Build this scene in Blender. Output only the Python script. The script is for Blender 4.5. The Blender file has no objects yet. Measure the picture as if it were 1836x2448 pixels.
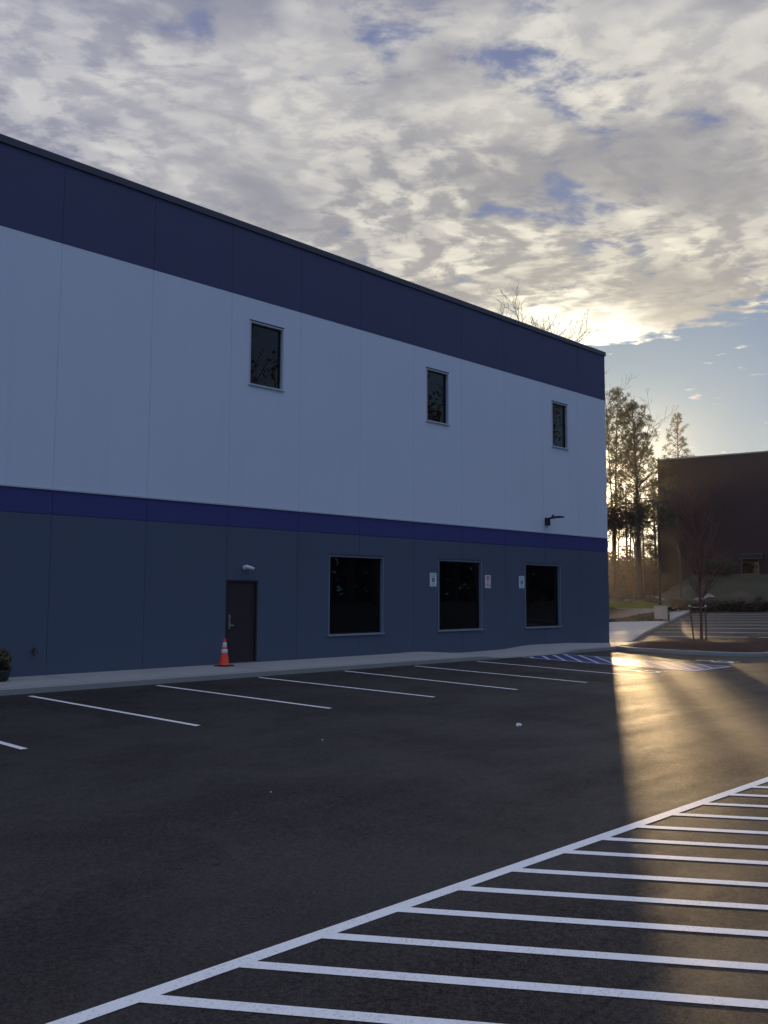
import bpy, bmesh, math, random
from mathutils import Vector, Matrix, noise as mnoise
random.seed(7)
scn = bpy.context.scene
COL = scn.collection
R = math.radians
SUN_AZ, SUN_EL = 58.35, 5.4          # azimuth from +Y towards +X
SD = Vector((math.cos(R(SUN_EL))*math.sin(R(SUN_AZ)), math.cos(R(SUN_EL))*math.cos(R(SUN_AZ)), math.sin(R(SUN_EL))))
HAZE=.00025
CX, CY = -9.05, -19.98               # where the photographer stands

def polar(h, d, z=0.0):
    return Vector((CX+d*math.sin(R(h)), CY+d*math.cos(R(h)), z))
def G(x, y):
    return 0.0263-.0016*max(min(x,24),-30)+.0123*max(min(y,0),-20)+.033*max(0,min(x,62)-24)
def lerp(a,b,t): return a+(b-a)*t
def sstep(a,b,x):
    t=max(0,min(1,(x-a)/(b-a))); return t*t*(3-2*t)
def interp(pts,x):
    if x<=pts[0][0]: return pts[0][1]
    for (a,za),(b,zb) in zip(pts,pts[1:]):
        if x<=b: return za+(zb-za)*sstep(a,b,x)
    return pts[-1][1]

# ------------------------------------------------------------------ materials
class NT:
    def __init__(s, name, world=None):
        if world: s.m=world
        else:
            s.m=bpy.data.materials.new(name); s.m.use_nodes=True
        s.t=s.m.node_tree; s.t.nodes.clear()
    def n(s, typ, ins=None, **kw):
        nd=s.t.nodes.new(typ)
        for k,v in kw.items(): setattr(nd,k,v)
        if ins:
            for k,v in ins.items():
                sock=nd.inputs[k]
                if isinstance(v,bpy.types.NodeSocket): s.t.links.new(v,sock)
                else: sock.default_value=v
        return nd
    def math(s,op,a,b=None,clamp=False):
        nd=s.t.nodes.new('ShaderNodeMath'); nd.operation=op; nd.use_clamp=clamp
        for i,v in enumerate((a,b)):
            if v is None: continue
            if isinstance(v,bpy.types.NodeSocket): s.t.links.new(v,nd.inputs[i])
            else: nd.inputs[i].default_value=v
        return nd.outputs[0]
    def ramp(s,fac,a,b,lo=0.,hi=1.,smooth=True):
        nd=s.n('ShaderNodeMapRange',{'Value':fac,'From Min':a,'From Max':b,'To Min':lo,'To Max':hi})
        nd.interpolation_type='SMOOTHSTEP' if smooth else 'LINEAR'
        return nd.outputs[0]
    def mix(s,fac,a,b,mode='MIX'):
        nd=s.t.nodes.new('ShaderNodeMix'); nd.data_type='RGBA'; nd.blend_type=mode
        for i,v in ((0,fac),(6,a),(7,b)):
            if isinstance(v,bpy.types.NodeSocket): s.t.links.new(v,nd.inputs[i])
            else: nd.inputs[i].default_value=v if i==0 else (tuple(v)+(1,) if len(v)==3 else v)
        return nd.outputs[2]
    def noise(s,vec,scale,detail=4,rough=.55,dist=0.,out='Fac'):
        nd=s.n('ShaderNodeTexNoise',{'Scale':scale,'Detail':detail,'Roughness':rough,'Distortion':dist})
        if vec is not None: s.t.links.new(vec,nd.inputs['Vector'])
        return nd.outputs[out]
    def mapv(s,vec,scale=(1,1,1),rot=(0,0,0),loc=(0,0,0)):
        return s.n('ShaderNodeMapping',{'Vector':vec,'Scale':scale,'Rotation':rot,'Location':loc}).outputs[0]
    def obj(s): return s.n('ShaderNodeTexCoord').outputs['Object']
    def pos(s): return s.n('ShaderNodeNewGeometry').outputs['Position']
    def bsdf(s,color,rough=.8,bump=None,bstr=.3,bdist=.01,**kw):
        ins={'Base Color':color if isinstance(color,bpy.types.NodeSocket) else tuple(color)+(1,),'Roughness':rough}
        b=s.n('ShaderNodeBsdfPrincipled',ins)
        for k,v in kw.items():
            k=k.replace('_',' ')
            if isinstance(v,bpy.types.NodeSocket): s.t.links.new(v,b.inputs[k])
            else: b.inputs[k].default_value=v
        if bump is not None:
            bp=s.n('ShaderNodeBump',{'Height':bump,'Strength':bstr,'Distance':bdist})
            s.t.links.new(bp.outputs[0],b.inputs['Normal'])
        s.out(b.outputs[0]); return b
    def out(s,sh):
        o=s.n('ShaderNodeOutputMaterial'); s.t.links.new(sh,o.inputs['Surface'])

def simple(name,col,rough=.7,var=.15,scale=6,bs=.2,bd=.004,metal=0.,**kw):
    m=NT(name); v=m.pos(); n=m.noise(v,scale,5)
    c=m.mix(n,[x*(1-var) for x in col],[min(1,x*(1+var)) for x in col])
    m.bsdf(c,rough,bump=m.noise(v,scale*8,3),bstr=bs,bdist=bd,Metallic=metal,**kw); return m.m

def asphalt_mat():
    m=NT('asphalt'); v=m.pos()
    fine=m.math('ADD',m.math('MULTIPLY',m.noise(v,85,3,.75),.6),m.math('MULTIPLY',m.noise(v,26,4,.75),.4)); med=m.noise(v,7,4,.6); big=m.noise(v,.35,4,.6)
    streak=m.noise(m.mapv(v,(.12,1.3,1),(0,0,R(4))),1.0,4,.6)
    base=m.mix(m.ramp(fine,.38,.64),(.004,.004,.0045),(.060,.050,.043))
    base=m.mix(m.math('MULTIPLY',m.ramp(big,.35,.7),.45),base,(.042,.034,.029))
    base=m.mix(m.math('MULTIPLY',m.ramp(streak,.5,.75),.45),base,(.020,.018,.018))
    base=m.mix(m.math('MULTIPLY',m.ramp(m.noise(v,2.4,5,.7),.5,.72),.35),base,(.018,.016,.016))
    sepp=m.n('ShaderNodeSeparateXYZ',{0:v}); wy=m.math('ADD',sepp.outputs[1],m.math('MULTIPLY',m.math('SUBTRACT',m.noise(v,.5,3),.5),.35))
    for yy in (-9.6,-13.1,-17.3):      # paving seams running with the building
        sm=m.math('SUBTRACT',1,m.ramp(m.math('ABSOLUTE',m.math('SUBTRACT',wy,yy)),.0,.03))
        base=m.mix(m.math('MULTIPLY',sm,m.ramp(m.noise(v,.3,2),.42,.6,0.,.6)),base,(.012,.011,.011))
    # sealed, wandering cracks and small pale scuffs
    w=m.noise(m.mapv(v,(.35,.9,1)),1.1,3,.5)
    crack=m.math('SUBTRACT',1,m.ramp(m.math('ABSOLUTE',m.math('SUBTRACT',w,.5)),.0,.006))
    gate=m.ramp(m.noise(v,.12,1),.53,.6)
    base=m.mix(m.math('MULTIPLY',m.math('MULTIPLY',crack,gate),.75),base,(.014,.013,.013))
    sc=m.ramp(m.noise(m.mapv(v,(.8,2.2,1),(0,0,R(-8))),.9,5,.7),.70,.78)
    base=m.mix(m.math('MULTIPLY',sc,.35),base,(.11,.10,.09))
    r=m.math('ADD',m.math('MULTIPLY',med,.16),m.ramp(streak,.3,.7,.64,.53))
    h=m.math('ADD',m.math('MULTIPLY',m.noise(v,130,2,.6),.5),m.math('MULTIPLY',med,.35))
    b=m.bsdf(base,r,bump=h,bstr=.55,bdist=.006)
    b.inputs['IOR'].default_value=1.37
    patch=m.math('ADD',m.math('MULTIPLY',m.ramp(m.noise(v,.45,5,.65,.6),.38,.64),.32),m.math('MULTIPLY',m.ramp(fine,.36,.66),.36))
    m.t.links.new(m.math('MULTIPLY',m.math('ADD',patch,.14),m.math('SUBTRACT',1,m.math('MULTIPLY',m.math('MULTIPLY',crack,gate),.7))),b.inputs['Specular IOR Level'])
    return m.m
def paint_mat(name,col,wear=.5,base=(.05,.047,.045)):
    m=NT(name); v=m.pos()
    n=m.noise(v,45,4,.75); n2=m.noise(v,3,3)
    f=m.ramp(m.math('ADD',n,m.math('MULTIPLY',n2,.25)),.48,.60)
    c1=m.mix(m.noise(v,12,4),[x*.86 for x in col],col)
    c=m.mix(m.math('ADD',m.math('MULTIPLY',f,wear),1-wear),base,c1)
    m.bsdf(c,.55,bump=n,bstr=.3,bdist=.003); return m.m
def concrete_mat(name,col,seam=None):
    m=NT(name); v=m.pos()
    n=m.noise(v,2.2,6,.6); f=m.noise(v,60,3,.6); st=m.noise(m.mapv(v,(1,1,.4)),.6,4)
    c=m.mix(n,[x*.8 for x in col],[x*1.12 for x in col])
    c=m.mix(m.math('MULTIPLY',m.ramp(st,.52,.75),.3),c,[x*.6 for x in col])
    c=m.mix(m.math('MULTIPLY',f,.25),c,[x*.7 for x in col])
    m.bsdf(c,.75,bump=f,bstr=.35,bdist=.003); return m.m
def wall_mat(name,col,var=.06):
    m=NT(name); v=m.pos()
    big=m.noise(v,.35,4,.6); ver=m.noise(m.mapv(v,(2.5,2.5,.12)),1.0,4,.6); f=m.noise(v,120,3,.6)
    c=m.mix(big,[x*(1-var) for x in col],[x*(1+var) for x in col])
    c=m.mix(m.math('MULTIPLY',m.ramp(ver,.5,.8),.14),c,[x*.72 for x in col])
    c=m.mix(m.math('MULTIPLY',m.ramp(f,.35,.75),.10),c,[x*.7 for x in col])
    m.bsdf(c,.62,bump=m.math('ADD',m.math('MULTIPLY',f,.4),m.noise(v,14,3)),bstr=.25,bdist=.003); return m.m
def leaf_mat(name,a,b,trans=.35,rough=.6):
    m=NT(name); v=m.pos(); n=m.noise(v,.9,3); n2=m.n('ShaderNodeNewGeometry').outputs['Random Per Island']
    c=m.mix(m.math('MULTIPLY',m.math('ADD',n,n2),.5),a,b)
    d=m.n('ShaderNodeBsdfPrincipled',{'Base Color':c,'Roughness':rough})
    t=m.n('ShaderNodeBsdfTranslucent',{'Color':c})
    mx=m.n('ShaderNodeMixShader',{0:trans,1:d.outputs[0],2:t.outputs[0]})
    m.out(mx.outputs[0]); return m.m
def grass_mat():
    m=NT('grass'); v=m.pos(); n=m.noise(v,.6,5,.6); f=m.noise(v,14,4,.7)
    c=m.mix(m.ramp(n,.35,.7),(.030,.032,.012),(.058,.052,.024))
    c=m.mix(m.math('MULTIPLY',f,.6),c,(.030,.032,.014))
    c=m.mix(m.ramp(m.noise(v,.25,3),.55,.7),c,(.10,.075,.04))
    m.bsdf(c,.95,bump=f,bstr=.8,bdist=.06); return m.m
def mulch_mat():
    m=NT('mulch'); v=m.pos(); n=m.noise(m.mapv(v,(1,1,1)),28,4,.7)
    vo=m.n('ShaderNodeTexVoronoi',{'Vector':v,'Scale':30.}).outputs['Distance']
    c=m.mix(m.ramp(n,.35,.7),(.022,.010,.007),(.10,.038,.022))
    m.bsdf(c,.95,bump=m.math('ADD',n,vo),bstr=1,bdist=.04); return m.m
def glass_mat():
    m=NT('window_glass'); v=m.pos()
    b=m.bsdf((.003,.0035,.0045),.015,bump=m.noise(v,.9,2),bstr=.05,bdist=.01)
    b.inputs['IOR'].default_value=1.5; return m.m
def bark_mat(name,a,b):
    m=NT(name); v=m.pos(); n=m.noise(m.mapv(v,(6,6,1.2)),3,5,.7)
    m.bsdf(m.mix(n,a,b),.9,bump=n,bstr=.7,bdist=.03); return m.m

M=dict(
 asphalt=asphalt_mat(), white_paint=paint_mat('white_line_paint',(.97,.97,.95),.26),
 blue_paint=paint_mat('pale_blue_line_paint',(.50,.55,.86),.25,(.03,.04,.10)),
 blue_fill=paint_mat('dark_blue_aisle_paint',(.035,.05,.13),.6),
 concrete=concrete_mat('pavement_concrete',(.40,.40,.38)), curb=concrete_mat('curb_concrete',(.33,.33,.32)),
 block=concrete_mat('retaining_block',(.42,.41,.39)),
 wall_white=wall_mat('white_wall_coating',(.68,.74,.85),.05), wall_navy=wall_mat('navy_wall_coating',(.050,.058,.140),.10),
 wall_band=wall_mat('blue_band_coating',(.042,.048,.20),.10), wall_slate=wall_mat('slate_wall_coating',(.078,.104,.158),.09),
 coping=simple('coping_metal',(.045,.05,.085),.5,.1,3,.05,.002,.0), trim=simple('pale_trim_metal',(.50,.54,.60),.45,.06,4), trim_dark=simple('grey_window_metal',(.17,.20,.27),.5,.06,4),
 sill_ground=simple('slate_sill',(.24,.27,.33),.6,.06,4), dark_gap=simple('panel_joint_sealant',(.03,.035,.06),.9), roof=simple('roof_membrane',(.4,.4,.4),.8),
 glass=glass_mat(), door=simple('door_paint',(.026,.018,.022),.55,.15,8), steel=simple('brushed_steel',(.5,.5,.5),.35,.05,5,metal=.9),
 black_metal=simple('black_metal',(.015,.015,.017),.45), white_plastic=simple('white_plastic',(.75,.77,.8),.4,.03),
 sign_white=simple('sign_face',(.72,.78,.78),.4,.05), sign_green=simple('sign_green',(.03,.28,.14),.5,.05),
 sign_blue=simple('sign_blue',(.02,.08,.32),.5,.05), sign_red=simple('sign_red',(.55,.06,.07),.5,.05), sign_black=simple('sign_black',(.02,.02,.03),.5,.05),
 sign_pink=simple('sign_face_no_parking',(.74,.70,.76),.4,.05),
 orange=simple('cone_orange',(.85,.06,.018),.5,.12,9), collar=simple('cone_collar',(.72,.66,.70),.45,.15,14), rubber=simple('black_rubber',(.02,.02,.022),.7),
 brass=simple('tap_brass',(.06,.05,.04),.5,metal=.5), paper=simple('paper',(.75,.75,.75),.8,.08,30),
 grass=grass_mat(), mulch=mulch_mat(), soil=simple('rough_soil',(.05,.04,.03),.95,.4,2,.8,.05),
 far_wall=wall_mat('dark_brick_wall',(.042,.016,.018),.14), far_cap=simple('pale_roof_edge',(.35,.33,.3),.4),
 far_frame=simple('pale_door_frame',(.20,.18,.20),.6), far_dark=simple('dark_canopy',(.022,.018,.024),.6),
 pine=leaf_mat('pine_needles',(.035,.045,.014),(.13,.12,.035),.5), oak=leaf_mat('dry_oak_leaves',(.12,.045,.018),(.24,.10,.035),.5),
 shrub=leaf_mat('evergreen_leaves',(.018,.030,.014),(.045,.06,.022),.25), hedge=leaf_mat('hedge_leaves',(.020,.018,.016),(.05,.035,.028),.2),
 olive=leaf_mat('olive_foliage',(.05,.05,.015),(.16,.14,.05),.3), dark_wood=simple('dark_wood_foliage',(.006,.007,.005),.95), blade=leaf_mat('lit_grass_blades',(.10,.14,.022),(.20,.24,.05),.5), ivy=leaf_mat('ground_cover_leaves',(.018,.03,.014),(.05,.06,.025),.25),
 bark=bark_mat('pine_bark',(.035,.022,.016),(.11,.065,.045)), twig=bark_mat('grey_bark',(.045,.036,.03),(.12,.095,.08)),
 maple=bark_mat('copper_twigs',(.09,.035,.028),(.22,.10,.075)), stake=bark_mat('stake_wood',(.10,.055,.03),(.2,.11,.06)),
 tie=simple('white_tie',(.8,.8,.8),.6), rock=concrete_mat('boulder_stone',(.24,.22,.20)), pot=simple('dark_pot',(.015,.02,.025),.5),
 wood_mass=leaf_mat('distant_brush',(.035,.022,.018),(.10,.055,.038),.35),
)

# ------------------------------------------------------------------ mesh helpers
def link(name,bm,mats,parent=None,smooth=False,label=None):
    me=bpy.data.meshes.new(name); bm.to_mesh(me); bm.free()
    return link_me(name,me,mats,parent,smooth,label)
def link_me(name,me,mats,parent=None,smooth=False,label=None):
    if not isinstance(mats,(list,tuple)): mats=[mats]
    for m in mats: me.materials.append(M[m] if isinstance(m,str) else m)
    if smooth:
        for p in me.polygons: p.use_smooth=True
    o=bpy.data.objects.new(name,me); COL.objects.link(o)
    if parent: o.parent=parent
    if label: o['label']=label
    return o
def thing(name,label,cat,loc=(0,0,0),rz=0,group=None):
    o=bpy.data.objects.new(name,None); COL.objects.link(o); o.location=loc; o.rotation_euler=(0,0,rz); o.empty_display_size=.2
    return tag(o,label,cat,group)
def tag(o,label,cat,group=None,kind=None):
    if label: o['label']=label
    if cat: o['category']=cat
    if group: o['group']=group
    if kind: o['kind']=kind
    return o
def struct(o,label=None,kind='structure'):
    o['kind']=kind
    if label: o['label']=label
    return o
def BM(): return bmesh.new()
def box(bm,a,b,mi=0,bev=0):
    r=bmesh.ops.create_cube(bm,size=1)
    vs=r['verts']
    for v in vs:
        v.co=Vector([a[i]+(b[i]-a[i])*(v.co[i]+.5) for i in range(3)])
    fs={f for v in vs for f in v.link_faces}
    for f in fs: f.material_index=mi
    if bev:
        es={e for v in vs for e in v.link_edges}
        bmesh.ops.bevel(bm,geom=list(es),offset=bev,segments=2,affect='EDGES',profile=.6)
def quad(bm,pts,mi=0):
    f=bm.faces.new([bm.verts.new(p) for p in pts]); f.material_index=mi; return f
def tube(bm,pts,rads,seg=6,mi=0,cap=True):
    rings=[]; n=len(pts)
    for i,p in enumerate(pts):
        d=(pts[min(i+1,n-1)]-pts[max(i-1,0)])
        if d.length<1e-6: d=Vector((0,0,1))
        d.normalize(); a=d.orthogonal().normalized() if abs(d.z)<.9 else d.cross(Vector((1,0,0))).normalized()
        b=d.cross(a)
        rings.append([bm.verts.new(p+(a*math.cos(2*math.pi*k/seg)+b*math.sin(2*math.pi*k/seg))*rads[i]) for k in range(seg)])
    for r0,r1 in zip(rings,rings[1:]):
        for k in range(seg):
            f=bm.faces.new((r0[k],r0[(k+1)%seg],r1[(k+1)%seg],r1[k])); f.material_index=mi
    if cap and seg>2:
        for r in (rings[0][::-1],rings[-1]):
            f=bm.faces.new(r); f.material_index=mi
def lathe(bm,prof,seg=20,mi=0,c=(0,0,0)):
    rings=[[bm.verts.new((c[0]+r*math.cos(2*math.pi*k/seg),c[1]+r*math.sin(2*math.pi*k/seg),c[2]+z)) for k in range(seg)] for r,z in prof]
    for r0,r1 in zip(rings,rings[1:]):
        for k in range(seg):
            f=bm.faces.new((r0[k],r0[(k+1)%seg],r1[(k+1)%seg],r1[k])); f.material_index=mi
    for r in (rings[0][::-1],rings[-1]): bm.faces.new(r).material_index=mi
def strip(bm,a,b,w,z,ends=None,step=.6,mi=0):
    """painted line from a to b (xy), width w, lying z above the lot; ends='x' / 'y' cuts the ends parallel to that axis"""
    a=Vector(a); b=Vector(b); d=(b-a); L=d.length; d/=L; nrm=Vector((-d.y,d.x))
    if ends=='x': off=Vector((w/2/abs(d.y),0))*(1 if nrm.x>0 else -1)
    elif ends=='y': off=Vector((0,w/2/abs(d.x)))*(1 if nrm.y>0 else -1)
    else: off=nrm*w/2
    n=max(1,int(L/step)); prev=None
    for i in range(n+1):
        p=a+d*(L*i/n); l=p+off; r=p-off
        cur=[bm.verts.new((q.x,q.y,G(q.x,q.y)+z)) for q in (l,r)]
        if prev:
            f=bm.faces.new((prev[0],prev[1],cur[1],cur[0])); f.material_index=mi
        prev=cur
def up(o):
    bm=bmesh.new(); bm.from_mesh(o.data); bmesh.ops.recalc_face_normals(bm,faces=bm.faces)
    bm.to_mesh(o.data); bm.free(); return o
def faceup(o):
    bm=bmesh.new(); bm.from_mesh(o.data); bm.normal_update()
    for f in bm.faces:
        if f.normal.z<0: f.normal_flip()
    bm.to_mesh(o.data); bm.free(); return o

# ------------------------------------------------------------------ ground
def grid(xs,ys,fz):
    bm=BM(); V=[[bm.verts.new((x,y,fz(x,y))) for x in xs] for y in ys]
    for j in range(len(ys)-1):
        for i in range(len(xs)-1): bm.faces.new((V[j][i],V[j][i+1],V[j+1][i+1],V[j+1][i]))
    return bm
def frange(a,b,n): return [a+(b-a)*i/n for i in range(n+1)]
xs=sorted(set([-700,-300,-120,-60]+frange(-30,62,46)+[24,80,120,200,400,900])); ys=sorted(set([-700,-300,-150,-90,-60]+frange(-50,20,35)+[0,-20,40,80,150,400,900]))
struct(link('ground',grid(xs,ys,lambda x,y:G(x,y)-.12),'soil'))
xs=sorted(set(frange(-30,54,84)+[24])); ys=sorted(set(frange(-34,14,48)+[0,-20]))
struct(link('parking_lot_asphalt',grid(xs,ys,G),'asphalt'),'dark asphalt parking lot with faint cracks')
# painted lines
def line_obj(name,bm,mat,label): return struct(faceup(link(name,bm,mat)),label)
inner={0:(-4.25,-2.75),1:(-1.52,-2.7),2:(1.35,-2.55),3:(4.13,-2.5),4:(6.9,-2.52),5:(9.51,-2.58),6:(12.27,-2.54)}
outer={0:(-3.92,-8.1),1:(-1.08,-7.87),2:(1.85,-7.67),3:(4.6,-7.72),4:(7.05,-7.96),5:(9.63,-8.09),6:(12.16,-8.24)}
bm=BM()
for k in inner: strip(bm,inner[k],outer[k],.10,.004)
for x in (-7.0,-9.8): strip(bm,(x,-2.7),(x+.2,-8.1),.10,.004)
line_obj('bay_lines',bm,'white_paint','white parking bay lines along the building')
bm=BM(); HY=-15.53
strip(bm,(-13,HY),(14,HY),.11,.004,'y')
HJ=[-8.43,-7.78,-7.13,-6.48,-5.84,-5.21,-4.53,-3.89,-3.25,-2.53,-1.94,-1.33,-.65,.01,.63,1.20,1.86,2.5,3.15,3.8,4.45,5.1,5.75,6.4]
for x in HJ:
    L=4.3/.8; strip(bm,(x+.06,HY-.055),(x+.06+L*.6,HY-.055-4.3),.10,.004,'x')
line_obj('near_hatch_lines',bm,'white_paint','white diagonal hatching in the foreground with its long edge line')
# blue access aisle
bm=BM(); strip(bm,(15.9,-2.45),(15.9,-8.2),2.2,.003,'x'); line_obj('access_aisle_paint',bm,'blue_fill','blue painted access aisle')
bm=BM()
strip(bm,(14.72,-2.45),(14.72,-8.2),.10,.007,'x'); strip(bm,(17.1,-2.45),(17.1,-8.2),.10,.007,'x'); strip(bm,(14.67,-8.26),(17.15,-8.26),.11,.007,'y')
for i in range(-3,10):
    y0=-2.5-.6*i; x0,x1=17.05,14.77; y1=y0-2.15
    if y0>-2.5: t=( -2.5-y0)/(y1-y0); x0=lerp(x0,x1,t); y0=-2.5
    if y1<-8.15: t=(-8.15-y0)/(y1-y0); x1=lerp(x0,x1,t); y1=-8.15
    if x0-x1>.3: strip(bm,(x0,y0),(x1,y1),.10,.007,'y')
line_obj('access_aisle_lines',bm,'blue_paint','pale blue stripes of the access aisle')
def wheelchair(bm,cx,cy,s,rot,zf,plane='ground',mi=0):
    """ISA style figure drawn with strokes, s = height"""
    def P(u,v):
        c,si=math.cos(rot),math.sin(rot); return cx+s*(u*c-v*si), cy+s*(u*si+v*c)
    def put(pts):
        f=bm.faces.new([bm.verts.new(zf(*P(u,v))) for u,v in pts]); f.material_index=mi
    put([(.0+.09*math.cos(a*math.pi/6),.43+.09*math.sin(a*math.pi/6)) for a in range(12)])
    def st(a,b,w):
        d=Vector((b[0]-a[0],b[1]-a[1])); n=Vector((-d.y,d.x)).normalized()*w/2
        put([(a[0]+n.x,a[1]+n.y),(a[0]-n.x,a[1]-n.y),(b[0]-n.x,b[1]-n.y),(b[0]+n.x,b[1]+n.y)])
    st((.0,.33),(.02,-.04),.10); st((.075,.16),(.25,.16),.07); st((.075,-.02),(.25,-.02),.09); st((.27,.02),(.36,-.36),.09); st((.385,-.40),(.48,-.37),.07)
    A=[(R(130+ i*18)) for i in range(13)]
    for a0,a1 in zip(A,A[1:]):
        put([(.03+.20*math.cos(a0),-.16+.20*math.sin(a0)),(.03+.29*math.cos(a0),-.16+.29*math.sin(a0)),(.03+.29*math.cos(a1),-.16+.29*math.sin(a1)),(.03+.20*math.cos(a1),-.16+.20*math.sin(a1))])
bm=BM(); wheelchair(bm,13.45,-7.4,1.15,R(0),lambda x,y:(x,y,G(x,y)+.004)); wheelchair(bm,18.6,-7.1,1.25,R(0),lambda x,y:(x,y,G(x,y)+.004))
line_obj('accessible_bay_symbols',bm,'white_paint','white wheelchair symbols painted on the asphalt')
# far lot bays
O=Vector((25.3,-.15)); e1=Vector((.934,.357)); e2=Vector((.48,-.877))
bm=BM()
for k in range(9):
    s=3.1+2.75*k; a=O+e1*s+e2*.35
    if s<25: strip(bm,a,a+e2*20,.11,.004,step=1)
line_obj('far_bay_lines',bm,'white_paint','white bay lines in the far part of the lot')

# curbs & pavements
def curb(bm,pts,zf,w=.15,h=.14,side=1,down=.25):
    """rounded curb along pts; zf gives its top height"""
    prof=[(0,-down),(0,-.025),(.008*side*0+.02,0),(w-.02,0),(w,-.02),(w,-down)]
    rings=[]; n=len(pts)
    for i,p in enumerate(pts):
        p=Vector(p); d=(Vector(pts[min(i+1,n-1)])-Vector(pts[max(i-1,0)])).normalized(); nn=Vector((-d.y,d.x))*side
        z=zf(p.x,p.y)
        rings.append([bm.verts.new((p.x+nn.x*o,p.y+nn.y*o,z+dz)) for o,dz in prof])
    for r0,r1 in zip(rings,rings[1:]):
        for k in range(len(prof)-1): bm.faces.new((r0[k],r0[k+1],r1[k+1],r1[k]))
    for r in (rings[0],rings[-1]): bm.faces.new(r)
def resample(pts,step):
    out=[]
    for a,b in zip(pts,pts[1:]):
        a=Vector(a);b=Vector(b);n=max(1,int((b-a).length/step))
        out+=[tuple(a+(b-a)*i/n) for i in range(n)]
    return out+[tuple(pts[-1])]
WB=[(-30,.14),(10.9,.126),(12.2,.14),(14.7,.014),(16.6,.03),(18.6,.136),(20.8,.12),(24.1,.01),(30,.1)]
def wbase(x): return interp(WB,x)
def sw_top(x,y):
    zc=G(x,-2.3)+.13 if not 12.6<x<18.2 else G(x,-2.3)+lerp(.13,.02,sstep(12.6,14.2,x)*(1-sstep(16.8,18.2,x)))
    return lerp(zc,wbase(x)-.004,sstep(-2.2,-.3,y))
bm=grid(frange(-26,21,94),[-2.15,-1.9,-1.5,-1.0,-.6,-.25,.12],sw_top)
struct(link('building_pavement',bm,'concrete'),'narrow concrete pavement along the building foot')
bm=BM(); curb(bm,resample([(-26,-2.32),(21,-2.32)],.4),lambda x,y:sw_top(x,-2.3)+.002,.165,side=1)
struct(up(link('building_curb',bm,'curb')))
bm=BM()
for x in frange(-25.5,19.9,15):
    if abs(x-.0)<.01: continue
def zc2(x,y): return G(x,y)+.12
bm=BM()
for x in (-9.0,-4.4,-.05,4.6,9.2,13.8,18.4):
    if x in(9.2,):continue
    for i in range(8):
        ya,yb=-2.14+.26*i,-2.14+.26*(i+1)
        xa=x+.0+ (ya+2.1)*.06
        quad(bm,[(x-.006,ya,sw_top(x,ya)+.003),(x+.006,ya,sw_top(x,ya)+.003),(x+.006,yb,sw_top(x,yb)+.003),(x-.006,yb,sw_top(x,yb)+.003)])
struct(faceup(link('pavement_joints',bm,'dark_gap')))
# pavement round the corner
cs=[O+e1*(26*i/26) for i in range(27)]
def left_edge(i):
    L=[(24.16,.5),(24.16,9),(30,8.6),(35.9,7.0),(37.2,5.6),(41.9,7.2),(46.5,9.0),(48.6,9.6)]
    return L
bm=BM()
lefts=[(0,(24.0,-.1)),(1,(24.05,1.5)),(3,(24.3,6.5)),(6,(30,8.3)),(9,(35.3,6.6)),(12,(37.4,5.8)),(18,(42.0,7.3)),(22,(46.2,9.0)),(26,(48.9,10.0))]
def le(t):
    for (a,p),(b,q) in zip(lefts,lefts[1:]):
        if t<=b: return Vector(p).lerp(Vector(q),(t-a)/(b-a))
rows=[]
zo=lambda i:lerp(.02,.125,sstep(0,4,i))
for i in range(27):
    c=O+e1*i; l=le(i); row=[]
    for j in range(6):
        q=c.lerp(l,j/5); row.append(bm.verts.new((q.x,q.y,G(q.x,q.y)+zo(i))))
    rows.append(row)
for r0,r1 in zip(rows,rows[1:]):
    for j in range(5): bm.faces.new((r0[j],r1[j],r1[j+1],r0[j+1]))
struct(faceup(link('corner_pavement',bm,'concrete')),'sunlit concrete pavement beyond the building corner')
bm=BM(); curb(bm,[tuple(O+e1*i-Vector((-e1.y,e1.x))*.16) for i in range(28)],lambda x,y:G(x,y)+zo((Vector((x,y))-O).length)+.008,.16,side=1)
fc=O+e1*27
curb(bm,[tuple(fc+e2*i) for i in range(-3,26)],lambda x,y:G(x,y)+.14,.16,side=1)
struct(up(link('far_curb',bm,'curb')))
# apron between the building pavement and the corner pavement
bm=BM(); 
ap=[[(20.95,-2.15),(20.95,-1.2),(20.95,.12)],[(22.3,-1.75),(22.4,-.9),(22.5,.12)],[(24.1,-1.35),(24.1,-.6),(24.1,.12)],[(25.35,-1.2),(25.35,-.6),(25.45,.3)]]
apv=[[bm.verts.new((x,y,lerp(sw_top(20.95,y),.012 if x<25 else G(x,y)+.012,(x-20.95)/4.3) if y<0 else wbase(x)+.0)) for x,y in r] for r in ap]
for r0,r1 in zip(apv,apv[1:]):
    for j in range(2): bm.faces.new((r0[j],r1[j],r1[j+1],r0[j+1]))
struct(faceup(link('corner_apron',bm,'concrete')))

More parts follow.
